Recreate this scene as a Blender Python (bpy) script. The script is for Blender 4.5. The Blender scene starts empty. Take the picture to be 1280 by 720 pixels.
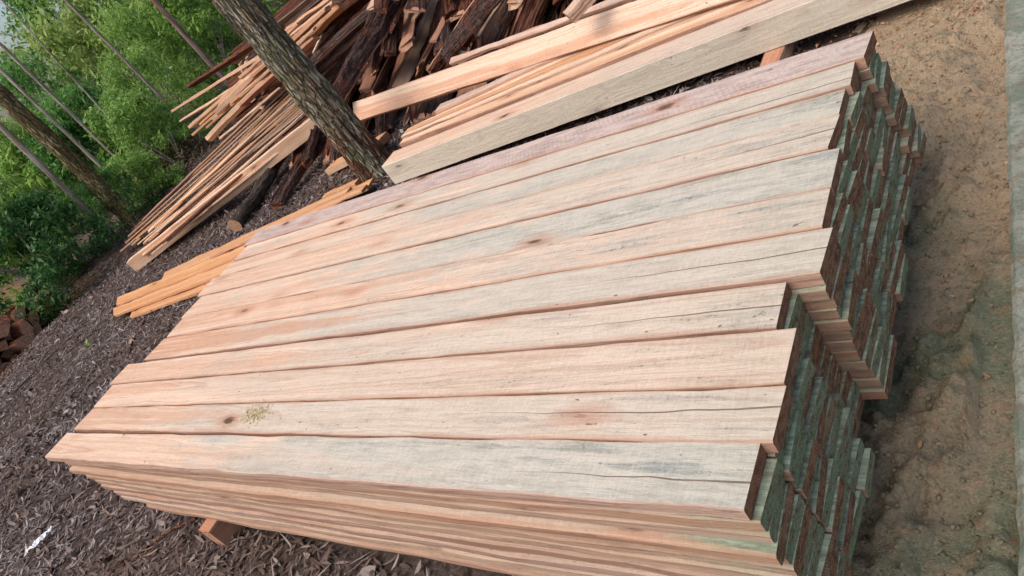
import bpy, math, random
import numpy as np
from mathutils import Vector, Matrix

# ------------------------------------------------------------------ camera, sky, sun, exposure
scene = bpy.context.scene
COL = scene.collection
R3 = ((0.7419517, 0.40795955, -0.53204952), (-0.11744567, -0.70221162, -0.70221461), (-0.66008651, 0.58349623, -0.47309402))
CAM = Vector((4.1308, -0.6272, 1.6818))
FPX = 937.585
cam = bpy.data.cameras.new('camera')
camo = bpy.data.objects.new('camera', cam)
COL.objects.link(camo)
r, d, f = Vector(R3[0]), Vector(R3[1]), Vector(R3[2])
m = Matrix((r, -d, -f)).transposed().to_4x4()
m.translation = CAM
camo.matrix_world = m
cam.sensor_width = 36.0
cam.lens = FPX / 1280 * 36.0
cam.clip_start = 0.05
cam.clip_end = 2000
scene.camera = camo

SUN_EL, SUN_AZ = math.radians(56), math.radians(200)      # azimuth measured from +Y clockwise
world = bpy.data.worlds.new('World')
scene.world = world
world.use_nodes = True
wn = world.node_tree
wn.nodes.clear()
sky = wn.nodes.new('ShaderNodeTexSky')
sky.sky_type = 'NISHITA'
sky.sun_disc = False
sky.sun_elevation = SUN_EL
sky.sun_rotation = SUN_AZ
sky.air_density = 1.0
sky.dust_density = 4.5
sky.ozone_density = 0.6
bg = wn.nodes.new('ShaderNodeBackground')
bg.inputs['Strength'].default_value = 0.14
wo = wn.nodes.new('ShaderNodeOutputWorld')
wn.links.new(sky.outputs[0], bg.inputs[0])
wn.links.new(bg.outputs[0], wo.inputs[0])

sl = bpy.data.lights.new('sun', 'SUN')
sl.energy = 1.3
sl.angle = math.radians(50)
sl.color = (1.0, 0.95, 0.88)
so = bpy.data.objects.new('sun', sl)
COL.objects.link(so)
sdir = Vector((math.sin(SUN_AZ) * math.cos(SUN_EL), math.cos(SUN_AZ) * math.cos(SUN_EL), math.sin(SUN_EL)))
so.rotation_euler = sdir.to_track_quat('Z', 'Y').to_euler()

scene.view_settings.view_transform = 'Standard'
scene.view_settings.look = 'None'
scene.view_settings.exposure = 0.46
scene.view_settings.gamma = 1.0
scene.view_settings.use_curve_mapping = False

rnd = random.Random(11)
rng = np.random.default_rng(5)


def at(px, py, z):
    """world point at height z seen at a photograph pixel (used to survey the place)"""
    v = Vector(R3[0]) * (px - 640) + Vector(R3[1]) * (py - 360) + Vector(R3[2]) * FPX
    t = (z - CAM.z) / v.z
    return CAM + v * t


# ------------------------------------------------------------------ node helpers
class NT:
    def __init__(self, name):
        self.mat = bpy.data.materials.new(name)
        self.mat.use_nodes = True
        self.t = self.mat.node_tree
        self.t.nodes.clear()

    def n(self, typ, ins=None, **props):
        nd = self.t.nodes.new('ShaderNode' + typ)
        for k, v in props.items():
            setattr(nd, k, v)
        if ins:
            for k, v in ins.items():
                self.put(nd.inputs[k], v)
        return nd

    def put(self, sock, v):
        if isinstance(v, bpy.types.NodeSocket):
            self.t.links.new(v, sock)
        elif v is not None:
            if isinstance(v, (tuple, list)) and len(v) == 3 and sock.type == 'RGBA':
                v = (*v, 1)
            sock.default_value = v

    def math(self, op, a, b=None, c=None, clamp=False):
        nd = self.n('Math', operation=op, use_clamp=clamp)
        self.put(nd.inputs[0], a)
        if b is not None:
            self.put(nd.inputs[1], b)
        if c is not None:
            self.put(nd.inputs[2], c)
        return nd.outputs[0]

    def vmath(self, op, a, b):
        nd = self.n('VectorMath', operation=op)
        self.put(nd.inputs[0], a)
        self.put(nd.inputs[1], b)
        return nd.outputs[0]

    def step(self, v, lo, hi):
        nd = self.n('MapRange', {'Value': v, 'From Min': lo, 'From Max': hi}, interpolation_type='SMOOTHSTEP', clamp=True)
        return nd.outputs[0]

    def mix(self, fac, a, b, mode='MIX'):
        nd = self.n('Mix', data_type='RGBA', blend_type=mode, clamp_factor=True)
        self.put(nd.inputs[0], fac)
        self.put(nd.inputs[6], a)
        self.put(nd.inputs[7], b)
        return nd.outputs[2]

    def noise(self, vec, scale=1.0, detail=3, rough=.55, dist=0.0):
        nd = self.n('TexNoise', {'Vector': vec, 'Scale': scale, 'Detail': detail, 'Roughness': rough, 'Distortion': dist})
        return nd.outputs[0]

    def scaled(self, vec, s):
        return self.vmath('MULTIPLY', vec, s)

    def ramp(self, fac, stops):
        nd = self.n('ValToRGB', {'Fac': fac})
        e = nd.color_ramp.elements
        while len(e) < len(stops):
            e.new(.5)
        for el, (p, c) in zip(e, stops):
            el.position = p
            el.color = (*c, 1)
        return nd.outputs[0]

    def attr(self, name):
        nd = self.n('Attribute', attribute_type='OBJECT', attribute_name=name)
        return nd.outputs['Fac']

    def out(self, color, rough=.8, bump=None, bump_d=.002, strength=.6, spec=.25, translucent=0.0, normal=None):
        b = self.n('BsdfPrincipled')
        self.put(b.inputs['Base Color'], color)
        self.put(b.inputs['Roughness'], rough)
        b.inputs['Specular IOR Level'].default_value = spec
        if bump is not None:
            bn = self.n('Bump', {'Height': bump, 'Distance': bump_d, 'Strength': strength})
            self.t.links.new(bn.outputs[0], b.inputs['Normal'])
        o = self.n('OutputMaterial')
        sh = b.outputs[0]
        if translucent:
            tr = self.n('BsdfTranslucent')
            self.put(tr.inputs[0], color)
            mx = self.n('MixShader', {0: translucent})
            self.t.links.new(sh, mx.inputs[1])
            self.t.links.new(tr.outputs[0], mx.inputs[2])
            sh = mx.outputs[0]
        self.t.links.new(sh, o.inputs[0])
        return self.mat


# ------------------------------------------------------------------ materials
def make_wood(name, sap, heart, edge, end_a, end_b, end_green, weather=1.0, brown=0.0, sd=1.0):
    """sawn timber: heartwood tongues, growth rings, knots, grey weathering, mould specks; object props len, half, gray, pink, purple, algae, sidew"""
    g = NT(name)
    tc = g.n('TexCoord')
    oi = g.n('ObjectInfo')
    rn = oi.outputs['Random']
    P = tc.outputs['Object']
    h1 = g.math('FRACT', g.math('MULTIPLY', rn, 7.31))
    h2 = g.math('FRACT', g.math('MULTIPLY', rn, 31.7))
    h3 = g.math('FRACT', g.math('MULTIPLY', rn, 113.9))
    off = g.n('CombineXYZ', {0: g.math('MULTIPLY', rn, 91), 1: g.math('MULTIPLY', h2, 43), 2: g.math('MULTIPLY', h3, 17)}).outputs[0]
    Q = g.vmath('ADD', P, off)
    x, y, z = g.n('SeparateXYZ', {0: P}).outputs
    gray, pink = g.attr('gray'), g.attr('pink')
    w1 = g.math('SUBTRACT', g.noise(g.scaled(Q, (1.3, 5, 5)), 1, 3), .5)
    yy = g.math('ADD', g.math('SUBTRACT', y, g.math('MULTIPLY', g.math('SUBTRACT', h1, .5), .13)), g.math('MULTIPLY', w1, .09))
    zz = g.math('ADD', g.math('ADD', z, .02), g.math('MULTIPLY', h2, .04))
    rr = g.math('SQRT', g.math('ADD', g.math('MULTIPLY', yy, yy), g.math('MULTIPLY', zz, zz)))
    slope = g.math('MULTIPLY', g.math('SUBTRACT', x, g.math('ADD', .6, g.math('MULTIPLY', h3, 1.8))), g.math('ADD', .010, g.math('MULTIPLY', h1, .016)))
    rs = g.math('ADD', rr, slope)
    mott = g.noise(g.scaled(Q, (9, 48, 48)), 1, 5, .72)
    streak = g.noise(g.scaled(Q, (1.0, 42, 42)), 1, 4, .65)
    blot = g.noise(g.scaled(Q, (2.2, 9, 9)), 1, 4, .65)
    spk = g.noise(g.scaled(Q, (60, 105, 105)), 1, 3, .7)
    hm = g.math('SUBTRACT', 1.0, g.step(g.math('ADD', rs, g.math('MULTIPLY', g.math('SUBTRACT', mott, .5), .014)), .040, .050))
    hm = g.math('MULTIPLY', hm, pink)
    ringn = g.n('TexNoise', {'W': g.math('MULTIPLY', rs, 150), 'Scale': 1.0, 'Detail': 2.0}, noise_dimensions='1D').outputs[0]
    c = g.mix(hm, sap, heart)
    c = g.mix(g.math('MULTIPLY', g.step(ringn, .50, .66), .45), c, edge)
    c = g.mix(g.math('MULTIPLY', g.step(streak, .50, .62), .40), c, heart)
    c = g.mix(g.math('MULTIPLY', g.step(streak, .47, .36), .35), c, tuple(min(1, v * 1.18 + .02) for v in sap))
    c = g.mix(g.math('MULTIPLY', h1, .22), c, g.mix(h3, heart, (.60, .50, .38)))
    # weathering: greyer, rougher towards the +x ends
    gx = g.math('DIVIDE', x, 3.5)
    wmx = g.step(g.math('ADD', g.math('ADD', gx, g.math('MULTIPLY', g.math('SUBTRACT', h2, .5), .45)), g.math('MULTIPLY', g.math('SUBTRACT', blot, .5), 1.6)), .2, .7)
    wm = g.math('MULTIPLY', g.math('MULTIPLY', wmx, gray), g.math('SUBTRACT', 1, g.math('MULTIPLY', hm, .6)))
    wgray = g.ramp(mott, [(.34, (.34, .345, .295)), (.5, (.435, .43, .37)), (.62, (.54, .52, .45))])
    c = g.mix(g.math('MULTIPLY', wm, .82 * weather), c, wgray)
    st = g.noise(g.scaled(Q, (2.2, 24, 24)), 1, 6, .75)
    stm = g.math('MULTIPLY', g.math('MULTIPLY', g.step(st, .52, .63), g.step(gx, .3, .95)), gray)
    stc = g.mix(g.step(blot, .42, .58), (.14, .18, .205), (.19, .21, .16))
    c = g.mix(g.math('MULTIPLY', stm, .5 * weather), c, stc)
    # lilac-grey plank, dusted with saw meal
    pu = g.attr('purple')
    c = g.mix(pu, c, g.mix(g.step(mott, .38, .62), (.31, .245, .24), (.54, .44, .415)))
    sawv = g.math('ADD', g.math('MULTIPLY', x, 300), g.math('ADD', g.math('MULTIPLY', y, 170), g.math('MULTIPLY', blot, 14)))
    saw = g.math('MULTIPLY', g.math('ADD', g.math('MULTIPLY', g.math('SINE', sawv), .5), .5), g.step(blot, .4, .6))
    c = g.mix(g.math('MULTIPLY', saw, g.math('ADD', .04, g.math('MULTIPLY', pu, .28))), c, (.20, .14, .12))
    fz = g.noise(g.scaled(Q, (150, 26, 26)), 1, 3, .7)      # cross-grain fuzz of the saw
    c = g.mix(g.math('MULTIPLY', g.step(fz, .50, .66), .11), c, (.24, .19, .14))
    c = g.mix(g.math('MULTIPLY', g.step(fz, .48, .34), .12), c, (.82, .76, .66))
    # general mottle, mould specks and bruises
    c = g.mix(g.math('MULTIPLY', g.step(mott, .54, .66), .22), c, (.26, .20, .15))
    spm = g.math('MULTIPLY', g.step(spk, .57, .66), g.step(g.math('ADD', st, g.math('MULTIPLY', gx, .06)), .56, .70))
    c = g.mix(g.math('MULTIPLY', spm, .7), c, (.12, .095, .06))
    nick = g.noise(g.vmath('ADD', g.scaled(Q, (26, 60, 60)), g.scaled(off, (1.7, 1.3, 1))), 1, 2, .5)
    c = g.mix(g.math('MULTIPLY', g.step(nick, .745, .765), .85), c, (.12, .08, .055))
    # resin-red arrises
    ed = g.step(g.math('ADD', g.math('ABSOLUTE', y), g.math('MULTIPLY', g.math('SUBTRACT', blot, .5), .05)), g.math('SUBTRACT', g.attr('half'), .016), g.attr('half'))
    c = g.mix(g.math('MULTIPLY', ed, g.math('MULTIPLY', pink, .45)), c, edge)
    # knots
    vo = g.n('TexVoronoi', {'Vector': g.scaled(Q, (2.3, 6.2, 6.2)), 'Scale': 1.0}, feature='F1')
    kd = g.math('ADD', vo.outputs['Distance'], g.math('MULTIPLY', g.math('SUBTRACT', mott, .5), .16))
    ksel = g.step(g.n('SeparateXYZ', {0: vo.outputs['Color']}).outputs[0], .36, .37)
    kn = g.math('MULTIPLY', g.math('SUBTRACT', 1, g.step(kd, .055, .12)), ksel)
    halo = g.math('MULTIPLY', g.math('SUBTRACT', 1, g.step(kd, .07, .34)), ksel)
    c = g.mix(g.math('MULTIPLY', halo, .55), c, edge)
    c = g.mix(g.math('MULTIPLY', kn, .9), c, (.075, .045, .03))
    # drying checks along the grain near the +x end
    cw = g.math('MULTIPLY', g.math('SUBTRACT', g.noise(g.scaled(Q, (2.5, .1, .1)), 1, 3, .6), .5), .035)
    cy = g.math('ABSOLUTE', g.math('SUBTRACT', g.math('SUBTRACT', y, g.math('MULTIPLY', g.math('SUBTRACT', h1, .5), .09)), cw))
    reach = g.math('SUBTRACT', g.attr('len'), g.math('ADD', .25, g.math('MULTIPLY', h2, .8)))
    wid = g.math('MULTIPLY', g.step(x, reach, g.attr('len')), .0022)
    ckm = g.math('MULTIPLY', g.math('LESS_THAN', cy, wid), g.math('GREATER_THAN', h3, .7))
    c = g.mix(g.math('MULTIPLY', ckm, .8), c, (.12, .065, .04))
    # narrow sawn sides: every board its own tone, streaked
    nrm = g.n('SeparateXYZ', {0: tc.outputs['Normal']})
    side = g.step(g.math('ABSOLUTE', nrm.outputs[1]), .55, .8)
    stk2 = g.noise(g.scaled(Q, (1.3, 70, 70)), 1, 5, .7)
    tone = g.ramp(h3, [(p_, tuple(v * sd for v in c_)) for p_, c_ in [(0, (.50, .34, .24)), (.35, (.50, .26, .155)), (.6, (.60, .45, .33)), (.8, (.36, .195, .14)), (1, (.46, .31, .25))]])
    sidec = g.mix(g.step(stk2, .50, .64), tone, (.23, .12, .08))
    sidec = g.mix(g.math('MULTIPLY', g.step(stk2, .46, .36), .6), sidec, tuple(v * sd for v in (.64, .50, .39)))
    sidec = g.mix(g.math('MULTIPLY', g.step(mott, .56, .66), .55), sidec, (.13, .085, .065))
    sidec = g.mix(g.attr('side_brown'), sidec, g.mix(g.step(mott, .4, .6), (.26, .125, .08), (.12, .07, .048)))  # brown mixed into the sides, strongest on inner boards of lower layers
    c = g.mix(g.math('MULTIPLY', side, g.attr('sidew')), c, sidec)
    if brown:
        c = g.mix(brown, c, g.mix(stk2, (.17, .085, .055), (.34, .20, .13)))
    # green tint on upper faces near the +x end of buried layers
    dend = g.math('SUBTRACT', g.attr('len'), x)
    al = g.math('MULTIPLY', g.math('SUBTRACT', 1, g.step(g.math('ADD', dend, g.math('MULTIPLY', blot, .05)), .10, .30)), g.attr('greenish'))
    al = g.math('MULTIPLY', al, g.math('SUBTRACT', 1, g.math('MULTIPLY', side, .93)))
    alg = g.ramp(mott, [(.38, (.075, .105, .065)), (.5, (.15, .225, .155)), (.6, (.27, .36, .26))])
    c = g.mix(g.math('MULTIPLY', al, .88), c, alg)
    # end grain
    end = g.step(g.math('ABSOLUTE', nrm.outputs[0]), .6, .8)
    eg = g.noise(g.scaled(Q, (20, 30, 75)), 1, 5, .75)
    egc = g.mix(g.step(eg, .40, .60), end_a, end_b)
    rg2 = g.math('ADD', g.math('MULTIPLY', g.math('SINE', g.math('ADD', g.math('MULTIPLY', rr, 1150), g.math('MULTIPLY', eg, 7))), .5), .5)
    egc = g.mix(g.math('MULTIPLY', g.step(rg2, .45, .9), .55), egc, (.05, .028, .018))
    gend = g.math('MULTIPLY', g.math('MULTIPLY', g.step(h2, .38, .62), g.step(eg, .36, .52)), g.attr('greenish'))  # green tint on the end grain of some boards
    egc = g.mix(g.math('MULTIPLY', gend, .9), egc, g.mix(g.step(spk, .42, .58), end_green, (.13, .15, .085)))
    egc = g.mix(g.math('MULTIPLY', g.step(spk, .60, .66), g.math('MULTIPLY', .75, g.attr('greenish'))), egc, (.40, .34, .24))
    c = g.mix(end, c, egc)
    # relief
    hgt = g.math('ADD', g.math('MULTIPLY', streak, .5), g.math('MULTIPLY', mott, .8))
    hgt = g.math('ADD', hgt, g.math('MULTIPLY', g.math('ADD', spk, fz), .4))
    hgt = g.math('SUBTRACT', hgt, g.math('ADD', g.math('MULTIPLY', kn, .8), g.math('MULTIPLY', ckm, .9)))
    return g.out(c, .85, hgt, .005, .8, .15)


WOOD_TOP = make_wood('sawn_wood_top', (.71, .525, .395), (.545, .295, .185), (.40, .165, .09), (.17, .07, .042), (.32, .15, .085), (.14, .21, .165))
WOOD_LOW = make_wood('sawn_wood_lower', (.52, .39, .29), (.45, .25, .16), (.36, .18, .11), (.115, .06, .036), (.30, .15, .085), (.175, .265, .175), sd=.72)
WOOD_FRESH = make_wood('fresh_orange_wood', (.66, .365, .175), (.56, .255, .10), (.44, .15, .045), (.36, .15, .06), (.52, .26, .12), (.2, .2, .15), weather=.0)
WOOD_PALE = make_wood('pale_offcut_wood', (.78, .57, .40), (.66, .39, .23), (.42, .18, .09), (.36, .18, .10), (.54, .34, .21), (.2, .2, .15), weather=.25)


WOOD_GRAY = make_wood('weathered_beam_side', (.70, .63, .51), (.63, .53, .41), (.42, .33, .26), (.36, .25, .17), (.5, .42, .32), (.2, .2, .15), weather=.6)
WOOD_FRESH_RED = make_wood('red_split_wood', (.50, .26, .16), (.43, .18, .10), (.26, .10, .055), (.32, .155, .095), (.52, .31, .20), (.2, .2, .15), weather=0)


def make_bark(name, dark, mid, light, red, lich, ridge=60.0, along=5.0, moss=None, foot=None, plates=False):
    g = NT(name)
    tc = g.n('TexCoord')
    P = g.vmath('ADD', tc.outputs['Object'], g.n('CombineXYZ', {0: g.math('MULTIPLY', g.n('ObjectInfo').outputs['Random'], 37)}).outputs[0])
    n1 = g.noise(g.scaled(P, (along, ridge, ridge)), 1, 5, .65, .3)
    n2 = g.noise(g.scaled(P, (3, 7, 7)), 1, 4, .6)
    n3 = g.noise(g.scaled(P, (16, 70, 70)), 1, 5, .7)
    c = g.ramp(n1, [(.38, dark), (.49, mid), (.60, light)])
    c = g.mix(g.math('MULTIPLY', g.step(n2, .50, .60), .7), c, red)
    if moss:
        c = g.mix(g.math('MULTIPLY', g.step(g.noise(P, 3.1, 4), .45, .62), .4), c, moss)
    c = g.mix(g.math('MULTIPLY', g.step(n3, .585, .64), .8 if lich else 0), c, lich or mid)
    if foot:      # bark rubbed off near the foot of the stem
        hx = g.n('SeparateXYZ', {0: tc.outputs['Object']}).outputs[0]
        fm = g.math('MULTIPLY', g.math('SUBTRACT', 1, g.step(g.math('ADD', hx, g.math('MULTIPLY', n2, .9)), .75, 1.25)), g.step(n2, .40, .52))
        c = g.mix(g.math('MULTIPLY', fm, .8), c, foot)
    h = g.math('ADD', n1, g.math('MULTIPLY', n3, .4))
    if plates:    # long broken bark plates with dark furrows between them
        wv = g.vmath('ADD', g.scaled(P, (9, 36, 36)), g.n('CombineXYZ', {0: g.math('MULTIPLY', n2, 1.5), 1: g.math('MULTIPLY', n1, 1.1), 2: g.math('MULTIPLY', n2, 1.4)}).outputs[0])
        ve = g.n('TexVoronoi', {'Vector': wv, 'Scale': 1.0}, feature='DISTANCE_TO_EDGE').outputs['Distance']
        fr = g.step(ve, .02, .16)
        c = g.mix(g.math('MULTIPLY', g.math('SUBTRACT', 1, fr), .6), c, dark)
        h = g.math('ADD', g.math('MULTIPLY', h, .6), g.math('MULTIPLY', fr, 1.1))
    return g.out(c, .92, h, .03, 1.0, .12)


BARK_SLAB = make_bark('stringy_dark_bark', (.028, .015, .013), (.075, .042, .034), (.15, .095, .08), (.15, .055, .032), (.30, .26, .24), 90, 3)
BARK_RED = make_bark('red_brown_bark', (.05, .018, .012), (.14, .05, .03), (.26, .12, .075), (.22, .07, .035), None, 80, 3)
BARK_LOG = make_bark('grey_log_bark', (.02, .015, .012), (.055, .04, .032), (.11, .09, .07), (.08, .05, .035), (.16, .15, .11), 40, 9)
BARK_TREE = make_bark('ridged_tree_bark', (.06, .05, .033), (.26, .235, .165), (.46, .43, .335), (.28, .19, .125), (.74, .72, .66), 42, 5, moss=(.17, .175, .07), foot=(.20, .075, .04), plates=True)
BARK_TREE2 = make_bark('olive_tree_bark', (.075, .058, .028), (.29, .235, .115), (.46, .385, .21), (.22, .155, .07), (.4, .36, .26), 42, 4, moss=(.16, .14, .04), plates=True)
BARK_POLE = make_bark('pale_pole_bark', (.15, .13, .105), (.31, .275, .225), (.46, .42, .36), (.25, .18, .14), (.55, .53, .5), 30, 2)
BARK_PINK = make_bark('reddish_pole_bark', (.10, .06, .05), (.27, .17, .14), (.42, .31, .27), (.29, .15, .11), (.36, .32, .3), 30, 2)


def leaf_mat(name, stops, rough=.5, trans=.3, spec=.35, patch=False):
    g = NT(name)
    ge = g.n('NewGeometry')
    oi = g.n('ObjectInfo')
    v = g.math('ADD', g.math('MULTIPLY', ge.outputs['Random Per Island'], .8), g.math('MULTIPLY', oi.outputs['Random'], .2))
    c = g.ramp(v, stops)
    if patch:     # trodden, damp and dusty patches
        pn = g.noise(g.n('TexCoord').outputs['Object'], 1.1, 4, .6)
        c = g.mix(g.math('MULTIPLY', g.step(pn, .48, .62), .45), c, (.115, .068, .045))
        c = g.mix(g.math('MULTIPLY', g.step(pn, .46, .36), .4), c, (.30, .265, .25))
    return g.out(c, rough, None, spec=spec, translucent=trans)


LEAF_A = leaf_mat('leaf_mid_green', [(0, (.10, .20, .04)), (.5, (.24, .42, .09)), (.85, (.38, .55, .14)), (1, (.56, .64, .24))], trans=.5)
LEAF_B = leaf_mat('leaf_dark_green', [(0, (.045, .13, .032)), (.5, (.11, .27, .06)), (.9, (.19, .37, .085)), (1, (.3, .46, .13))], trans=.5)
LEAF_D = leaf_mat('leaf_deep_green', [(0, (.02, .07, .018)), (.5, (.05, .15, .035)), (.9, (.10, .24, .055)), (1, (.18, .34, .09))], trans=.4)
LEAF_C = leaf_mat('leaf_yellow_green', [(0, (.18, .27, .06)), (.5, (.34, .46, .13)), (.9, (.50, .56, .2)), (1, (.66, .62, .3))], trans=.5)
LITTER = leaf_mat('dead_leaf_litter', [(0, (.035, .022, .022)), (.35, (.085, .053, .048)), (.6, (.155, .108, .094)), (.8, (.25, .20, .18)), (.92, (.42, .375, .35)), (.95, (.30, .155, .08)), (1, (.56, .49, .40))], .75, 0, .3, patch=True)
LITTER_TAN = leaf_mat('dry_tan_fronds', [(0, (.07, .045, .025)), (.5, (.19, .13, .075)), (1, (.33, .25, .15))], .8, .1, .2)
CHIPS = leaf_mat('orange_wood_chips', [(0, (.20, .09, .05)), (.5, (.36, .20, .11)), (1, (.52, .36, .23))], .85, 0, .2)


def ground_mat():
    g = NT('litter_ground')
    P = g.n('TexCoord').outputs['Object']
    sx = g.n('SeparateXYZ', {0: P})
    n1 = g.noise(P, 1.2, 5)
    n2 = g.noise(P, 38, 6, .7)
    n3 = g.noise(P, 9, 5, .65)
    c = g.ramp(n2, [(.3, (.03, .022, .019)), (.5, (.085, .062, .052)), (.7, (.17, .135, .115))])
    c = g.mix(g.math('MULTIPLY', g.step(n3, .5, .7), .5), c, (.10, .06, .04))
    # bare orange earth in the dug hollow by the post heap
    pit = g.math('MULTIPLY', g.math('SUBTRACT', 1, g.step(sx.outputs[0], -6.6, -6.2)), g.math('SUBTRACT', 1, g.step(sx.outputs[1], 3.4, 4.2)))
    c = g.mix(g.math('MULTIPLY', pit, g.step(n3, .3, .55)), c, (.24, .13, .06))
    return g.out(c, .95, g.math('ADD', n2, n3), .02, .8, .1)


def soil_mat():
    g = NT('sandy_soil')
    P = g.n('TexCoord').outputs['Object']
    n1 = g.noise(P, 3.0, 4)
    n2 = g.noise(P, 26, 6, .7)
    n3 = g.noise(P, 120, 5, .75)
    c = g.mix(g.step(n1, .40, .60), (.215, .20, .13), (.30, .235, .15))
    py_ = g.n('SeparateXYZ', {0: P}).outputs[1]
    far = g.step(g.math('ADD', py_, g.math('MULTIPLY', g.math('SUBTRACT', n1, .5), 2.2)), .7, 1.9)  # near-end shade painted in: dark green soil there, lighter tan farther along
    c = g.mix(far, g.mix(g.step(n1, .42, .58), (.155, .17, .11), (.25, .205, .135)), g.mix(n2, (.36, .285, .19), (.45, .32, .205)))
    c = g.mix(g.math('MULTIPLY', g.step(n2, .53, .63), .5), c, (.31, .18, .105))
    c = g.mix(g.math('MULTIPLY', g.step(n2, .46, .38), .5), c, (.13, .15, .095))
    c = g.mix(g.math('MULTIPLY', g.step(n3, .52, .62), .5), c, (.12, .085, .06))
    c = g.mix(g.math('MULTIPLY', g.step(n3, .46, .38), .5), c, (.37, .315, .22))
    return g.out(c, .95, g.math('ADD', n2, g.math('MULTIPLY', n3, .6)), .016, .9, .1)


def concrete_mat():
    g = NT('mossy_concrete')
    P = g.n('TexCoord').outputs['Object']
    n1 = g.noise(P, 2, 5)
    n2 = g.noise(P, 60, 6, .7)
    c = g.mix(g.step(g.noise(P, 7, 5, .7), .4, .6), (.19, .215, .165), (.33, .335, .28))
    c = g.mix(g.math('MULTIPLY', g.step(n2, .5, .62), .6), c, (.15, .165, .12))
    c = g.mix(g.math('MULTIPLY', g.step(g.noise(P, 22, 4, .7), .54, .62), .5), c, (.20, .14, .09))
    return g.out(c, .95, n2, .012, .9, .1)


def plain(name, col, rough=.7, trans=0.0):
    g = NT(name)
    P = g.n('TexCoord').outputs['Object']
    n = g.noise(P, 40, 4)
    return g.out(g.mix(g.math('MULTIPLY', n, .4), col, tuple(v * .5 for v in col)), rough, n, .003, .5, translucent=trans)


# ------------------------------------------------------------------ mesh helpers
def mesh_obj(name, verts, faces, mat, parent=None, smooth=False, mats=None, fmat=None):
    me = bpy.data.meshes.new(name)
    me.from_pydata([tuple(v) for v in verts], [], faces)
    for mm in (mats or [mat]):
        me.materials.append(mm)
    if fmat is not None:
        me.polygons.foreach_set('material_index', np.array(fmat, dtype=np.int32))
    if smooth:
        me.polygons.foreach_set('use_smooth', np.ones(len(faces), dtype=bool))
    me.update()
    o = bpy.data.objects.new(name, me)
    COL.objects.link(o)
    if parent:
        o.parent = parent
    return o


def quads_obj(name, V, nper, faces_per, mat, parent=None):
    """V: (n, nper, 3) array of little pieces; faces_per: list of vertex index tuples in one piece"""
    n = V.shape[0]
    F = []
    tri = np.array(faces_per, dtype=np.int64)
    k = tri.shape[1]
    idx = (tri[None] + (np.arange(n) * nper)[:, None, None]).reshape(-1)
    me = bpy.data.meshes.new(name)
    nf = n * len(faces_per)
    me.vertices.add(n * nper)
    me.vertices.foreach_set('co', V.reshape(-1).astype(np.float32))
    me.loops.add(nf * k)
    me.loops.foreach_set('vertex_index', idx.astype(np.int32))
    me.polygons.add(nf)
    me.polygons.foreach_set('loop_start', np.arange(0, nf * k, k, dtype=np.int32))
    me.materials.append(mat)
    me.update(calc_edges=True)
    me.validate()
    o = bpy.data.objects.new(name, me)
    COL.objects.link(o)
    if parent:
        o.parent = parent
    return o


def tag(o, label=None, cat=None, group=None, kind=None):
    if label:
        o['label'] = label
    if cat:
        o['category'] = cat
    if group:
        o['group'] = group
    if kind:
        o['kind'] = kind
    return o


def empty(name, loc):
    o = bpy.data.objects.new(name, None)
    COL.objects.link(o)
    o.location = loc
    o.empty_display_size = .1
    return o


def wob(seed, freq, n, amp):
    """smooth 1D noise sampled at n points"""
    q = random.Random(seed)
    ph = [(q.uniform(0, 6.28), q.uniform(.5, 1.6) * freq * (k + 1), amp / (k + 1)) for k in range(3)]
    return [sum(a * math.sin(p + fq * i) for p, fq, a in ph) for i in range(n)]


def plank_mesh(L, W0, W1, T, seed, segs=20, rough=.0012, bow=0.0, ch=.0025, side_bow=0.0, skew0=0.0, skew1=0.0):
    """board along +x, y across, top face at z=0; chamfered arrises that wander, optionally tapered and bowed"""
    V, F = [], []
    w = [wob(seed * 17 + k, .9, segs + 1, rough) for k in range(6)]
    for i in range(segs + 1):
        t = i / segs
        x = L * t
        W = W0 + (W1 - W0) * t
        c1, c2 = ch * (1 + abs(w[4][i]) / max(rough, 1e-6) * .5), ch * (1 + abs(w[5][i]) / max(rough, 1e-6) * .5)
        zb = bow * (1 - (2 * t - 1) ** 2)
        yb = side_bow * (1 - (2 * t - 1) ** 2)
        yl, yr = -W / 2 + w[0][i] + yb, W / 2 + w[1][i] + yb
        zt, zl = zb + w[2][i] * .5, zb - T + w[3][i] * .5
        xs = lambda yv: x + ((skew0 if i == 0 else skew1 if i == segs else 0) * yv)
        for (yv, zv) in ((yl + c1, zt), (yr - c2, zt), (yr, zt - c2), (yr, zl + c2), (yr - c2, zl), (yl + c1, zl), (yl, zl + c1), (yl, zt - c1)):
            V.append((xs(yv), yv, zv))
    for i in range(segs):
        a, b = i * 8, i * 8 + 8
        for k in range(8):
            j = (k + 1) % 8
            F.append((a + k, b + k, b + j, a + j))
    F.append(tuple(range(7, -1, -1))[::-1])
    F.append(tuple(segs * 8 + k for k in range(8))[::-1])
    return V, F


def props(o, L, gray=0.0, pink=.7, purple=0.0, greenish=0.0, half=.075, sidew=.85, side_brown=0.0):
    o['side_brown'] = float(side_brown)
    o['half'], o['sidew'] = float(half), float(sidew)
    o['len'], o['gray'], o['pink'], o['purple'], o['greenish'] = float(L), float(gray), float(pink), float(purple), float(greenish)


def frame_between(p0, p1, roll=0.0):
    """matrix whose x axis runs p0->p1 and whose z is as upright as possible, rolled about x"""
    X = (p1 - p0).normalized()
    Z = Vector((0, 0, 1))
    Y = Z.cross(X).normalized()
    Z = X.cross(Y)
    mm = Matrix((X, Y, Z)).transposed()
    mm = mm @ Matrix.Rotation(roll, 3, 'X')
    m4 = mm.to_4x4()
    m4.translation = p0
    return m4


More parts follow.
